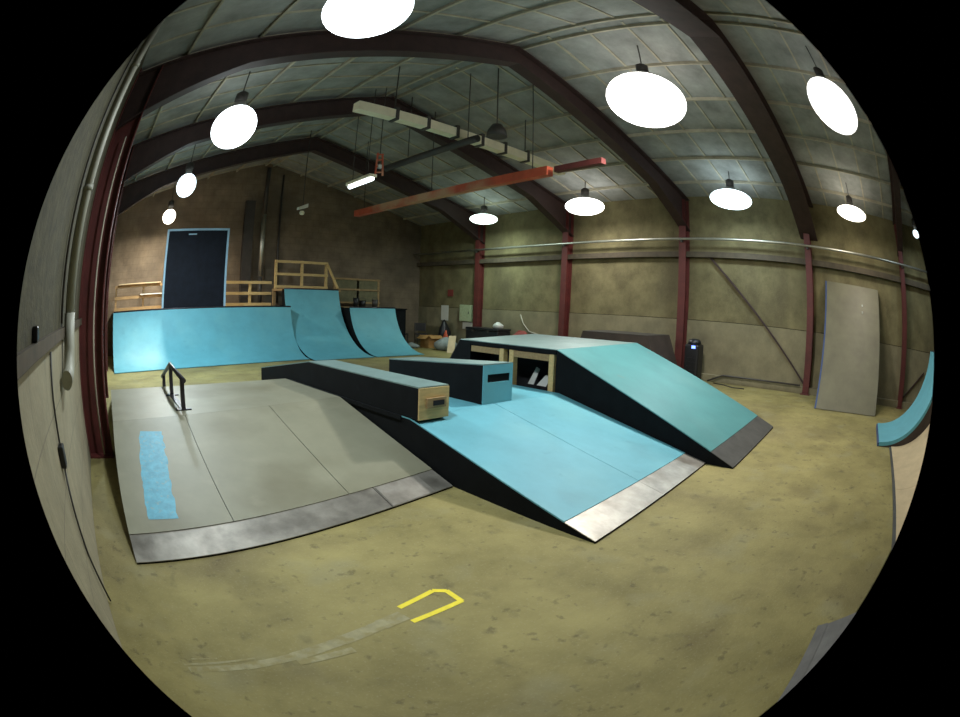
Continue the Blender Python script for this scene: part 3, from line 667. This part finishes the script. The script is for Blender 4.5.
# ------------------------------------------------------------------ lamps
WHITE, COOL, WARM = (1.0, .98, .93), (.76, .93, 1.0), (1.0, .92, .78)
LAMP_W = .72
def lamp(label, x, y, z, R, d, col, watts, group, bowl=5.0):
    t = thing('high_bay_lamp', label, 'lamp', (x, y, z), group)
    em = emat('lamp_glow', col, bowl)
    prof = [(max(.01, R * math.sin(PI * k / 16)), -d * math.cos(PI * k / 16)) for k in range(16)]
    MB().lathe(prof, (x, y, z), 36).build('bloom_globe', em, t)  # glowing globe shaped to the bloom around the lamp, wider than a fitting
    MB().lathe([(R * .42, d * .90), (R * .42, d * .94), (R * .30, d + .04), (.10, d + .08)], (x, y, z), 32).build('reflector', M['reflector'], t)
    MB().lathe([(.10, d + .08), (.11, d + .10), (.11, d + .24), (.05, d + .28)], (x, y, z), 20).build('housing', M['dark_steel'], t)
    MB().tube([(x, y, z + d + .27), (x, y, (z + d + .27 + roof(x)) / 2), (x, y, roof(x) - .01)], .012, 8).build('hanger_rod', M['dark_steel'], t)
    l = bpy.data.lights.new('lamp_light', 'AREA'); l.shape = 'DISK'; l.size = R * .8; l.energy = watts * LAMP_W; l.color = col
    lo = bpy.data.objects.new('lamp_light', l); COL.objects.link(lo); lo.parent = t; lo.location = (0, 0, -d - .03)
    return t
GL, GM, GR = 'high bay lamps along the left side', 'high bay lamps under the ridge', 'high bay lamps along the right wall'
lamp('very bright bluish lamp at the top of the view, nearest of the left row', 1.77, 3.42, 4.30, .42, .36, (.88, .97, 1.0), 155, GL)
lamp('bright round lamp above the grey pyramid, second of the left row', 1.78, 7.16, 4.20, .39, .36, (.90, .98, 1.0), 100, GL)
lamp('small round lamp in the left row, second from the far wall', 1.84, 11.35, 4.20, .27, .28, COOL, 380, GL)
lamp('small warm lamp just above the black panel, farthest of the left row', 1.99, 15.0, 4.07, .24, .22, WARM, 300, GL, bowl=9)
lamp('biggest white lamp right of centre in the ceiling, left of the two ridge lamps', 6.72, 3.54, 4.92, .66, .46, WHITE, 390, GM)
lamp('bright oval lamp at the upper right, right of the two ridge lamps', 6.52, -.22, 4.92, .53, .46, WHITE, 45, GM, bowl=2.4)
lamp('flat greenish white lamp left of the far red columns, farthest of the right row', 11.3, 11.87, 4.30, .44, .15, (.78, 1.0, .90), 110, GR)
lamp('flat white lamp above the second far red column, in the right row', 11.3, 8.04, 4.30, .52, .22, WHITE, 95, GR)
lamp('flat bluish lamp right of the third red column, middle of the right row', 11.3, 3.83, 4.30, .55, .22, COOL, 75, GR)
lamp('flat white lamp above the leaning grey ramp, in the right row', 11.2, .08, 4.27, .52, .15, WARM, 45, GR)
lamp('small dim lamp at the extreme right edge, nearest of the right row', 11.3, -2.62, 4.22, .15, .10, COOL, 25, GR, bowl=2)
# deep shaded lamp under the ridge: its opening faces the floor, so only its dark shade shows from afar
lx, ly, lz = 6.5, 6.56, 4.66
t = thing('shaded_lamp', 'dark deep shaded lamp hung under the ridge beside the pale channel', 'lamp', (lx, ly, lz))
MB().lathe([(.17, 0), (.19, .0), (.17, .12), (.09, .24), (.07, .235), (.155, .115)], (lx, ly, lz), 28).build('shade', M['dark_steel'], t)
MB().lathe([(.01, .06), (.06, .08), (.07, .14), (.04, .21)], (lx, ly, lz), 20).build('bulb', emat('bulb_glow', WHITE, 6), t)
MB().tube([(lx, ly, lz + .22), (lx, ly, 5.4), (lx, ly, roof(lx) - .01)], .012, 8).build('hanger_rod', M['dark_steel'], t)
l = bpy.data.lights.new('lamp_light', 'AREA'); l.shape = 'DISK'; l.size = .16; l.energy = 1050 * LAMP_W; l.color = WHITE; l.spread = 1.5
lo = bpy.data.objects.new('lamp_light', l); COL.objects.link(lo); lo.parent = t; lo.location = (0, 0, .09)
lo.rotation_euler = Vector((-4.0, -3.2, -4.6)).to_track_quat('-Z', 'Y').to_euler()

# fluorescent fitting and small spotlight
t = thing('strip_light', 'small tilted fluorescent strip light hanging near the far end', 'lamp', (5.35, 9.3, 4.05))
MB().bar((5.33, 8.75, 4.09), (5.38, 9.8, 4.09), .16, .06).build('fitting', M['cream'], t)
MB().tube([(5.33, 8.78, 4.03), (5.355, 9.3, 4.03), (5.38, 9.77, 4.03)], .045, 10).build('tube', emat('tube_glow', (.85, .97, 1.0), 5), t)
for y in (9.0, 9.6): MB().tube([(5.35, y, 4.12), (5.35, y, 5), (5.35, y, roof(5.35) - .42 if abs(y - 9.46) < .1 else roof(5.35) - .01)], .008, 6).build('hanger_wire', M['dark_steel'], t)
t = thing('spotlight', 'small unlit white spotlight on a stem left of the strip light', 'lamp', (5.55, 12.6, 3.95))
MB().hexa([(5.40, 12.45, 3.92), (5.66, 12.45, 4.0), (5.66, 12.6, 4.0), (5.40, 12.6, 3.92), (5.40, 12.45, 3.99), (5.66, 12.45, 4.10), (5.66, 12.6, 4.10), (5.40, 12.6, 3.99)]).build('shade', M['paper'], t)
MB().lathe([(.05, 0), (.07, .05), (.05, .1)], (5.52, 12.52, 3.80), 14).build('bulb', M['cream'], t)
MB().tube([(5.55, 12.55, 4.06), (5.55, 12.55, 5), (5.55, 12.55, roof(5.55) - .01)], .012, 6).build('stem', M['dark_steel'], t)

# ------------------------------------------------------------------ things hung from the roof
t = thing('hanging_beam', 'long red and tan beam hung level below the roof at the far end', 'beam', (6.75, 8.5, 4.0))
MB().bar((7.02, 5.75, 4.0), (7.2, 12.6, 4.0), .16, .16).build('beam', M['red_board'], t)
for k in (.06, .5, .94):
    x = 7.02 + .18 * k; y = 5.75 + 6.85 * k
    MB().tube([(x, y, 4.08), (x, y, 5), (x, y, roof(x) - .01)], .01, 6).build('hanger_rod', M['dark_steel'], t)
o = MB().bar((6.98, 4.6, 4.02), (7.01, 5.6, 4.0), .12, .10).build('hanging_bar', M['red_steel']); tag(o, 'short dull red bar just beyond the near end of the long red beam', 'bar')
t = thing('lit_channel', 'pale lit metal channel with dark brackets hung across under the ridge', 'channel', (6.5, 7.5, 4.9))
MB().bar((4.1, 7.5, 4.95), (9.6, 7.5, 4.80), .20, .17).build('channel', M['cream'], t)
for x in (4.9, 5.6, 6.3, 6.95, 7.6, 8.3):
    z = 4.95 - .15 * (x - 4.1) / 5.5
    MB().box((x - .035, 7.385, z - .11), (x + .035, 7.615, z + .14)).build('bracket', M['dark_steel'], t)
for x in (4.9, 8.3): MB().tube([(x, 7.5, 5.0), (x, 7.5, 5.4), (x, 7.5, roof(x) - .01)], .012, 6).build('hanger_rod', M['dark_steel'], t)
t = thing('roof_tube', 'long dark tube hung level under the ridge behind the shaded lamp', 'tube', (6.4, 8, 4.7))
MB().tube([(6.35, 9.9, 4.62), (6.38, 8.2, 4.66), (6.4, 6.95, 4.69)], .07, 12).build('tube', M['dark_steel'], t)
for y in (7.2, 9.1): MB().tube([(6.38, y, 4.74), (6.38, y, 5.5), (6.38, y, roof(6.38) - .01)], .01, 6).build('hanger_rod', M['dark_steel'], t)
t = thing('hoist', 'small red lattice hoist hanging above the strip light', 'hoist', (5.55, 8.9, 4.2))
for sx in (-.09, .09): MB().bar((5.55 + sx, 8.9, 4.16), (5.55 + sx * .6, 8.9, 4.62), .03, .03).build('side_bar', M['red_board'], t)
for z in (4.2, 4.33, 4.46, 4.58): MB().bar((5.47, 8.9, z), (5.63, 8.9, z + .03), .025, .025).build('cross_bar', M['red_board'], t)
MB().box((5.51, 8.87, 4.30), (5.59, 8.93, 4.38)).build('hook_block', M['white'], t)
MB().tube([(5.55, 8.9, 4.6), (5.55, 8.9, 5.4), (5.55, 8.9, roof(5.55) - .01)], .01, 6).build('chain', M['dark_steel'], t)

# ------------------------------------------------------------------ world, camera, colour
w = bpy.data.worlds.new('world'); bpy.context.scene.world = w; w.use_nodes = True
w.node_tree.nodes['Background'].inputs['Color'].default_value = (0, 0, 0, 1)
sc = bpy.context.scene
sc.view_settings.view_transform = 'Standard'; sc.view_settings.look = 'None'; sc.view_settings.exposure = 0.0
sc.cycles.use_denoising = True
sc.cycles.max_bounces = 6; sc.cycles.diffuse_bounces = 4; sc.cycles.sample_clamp_indirect = 6.0
CAM_H=1.65
def make_camera():
    c1,c3,c4=0.9196874752700577,-0.44477534952026,0.6733227128786533
    cx,cy=475.5153380865543,354.4305277373505
    yaw,pitch,roll=0.7548844635549586,-0.10158847311293569,0.03405196534012111
    cam=bpy.data.cameras.new('camera'); ob=bpy.data.objects.new('camera',cam)
    bpy.context.scene.collection.objects.link(ob); bpy.context.scene.camera=ob
    cam.type='PANO'; cam.panorama_type='FISHEYE_LENS_POLYNOMIAL'
    cam.sensor_fit='HORIZONTAL'; cam.sensor_width=36.0; cam.sensor_height=36.0*717/960
    mm=36.0/960; R=470*mm
    cam.fisheye_polynomial_k0=0.0
    cam.fisheye_polynomial_k1=-c1/R; cam.fisheye_polynomial_k2=0.0
    cam.fisheye_polynomial_k3=-c3/R**3; cam.fisheye_polynomial_k4=-c4/R**4
    u=459/470; cam.fisheye_fov=2*(c1*u+c3*u**3+c4*u**4)
    cam.shift_x=-(cx+.4-480)/960; cam.shift_y=(cy+.7-358.5)/960
    cam.clip_start=0.05; cam.clip_end=200
    f=Vector((math.sin(yaw)*math.cos(pitch),math.cos(yaw)*math.cos(pitch),math.sin(pitch)))
    r=Vector((math.cos(yaw),-math.sin(yaw),0)); up=r.cross(f)
    r2=math.cos(roll)*r+math.sin(roll)*up; u2=-math.sin(roll)*r+math.cos(roll)*up
    M=Matrix((r2,u2,-f)).transposed().to_4x4(); M.translation=(0,0,CAM_H)
    ob.matrix_world=M
    return ob
make_camera()
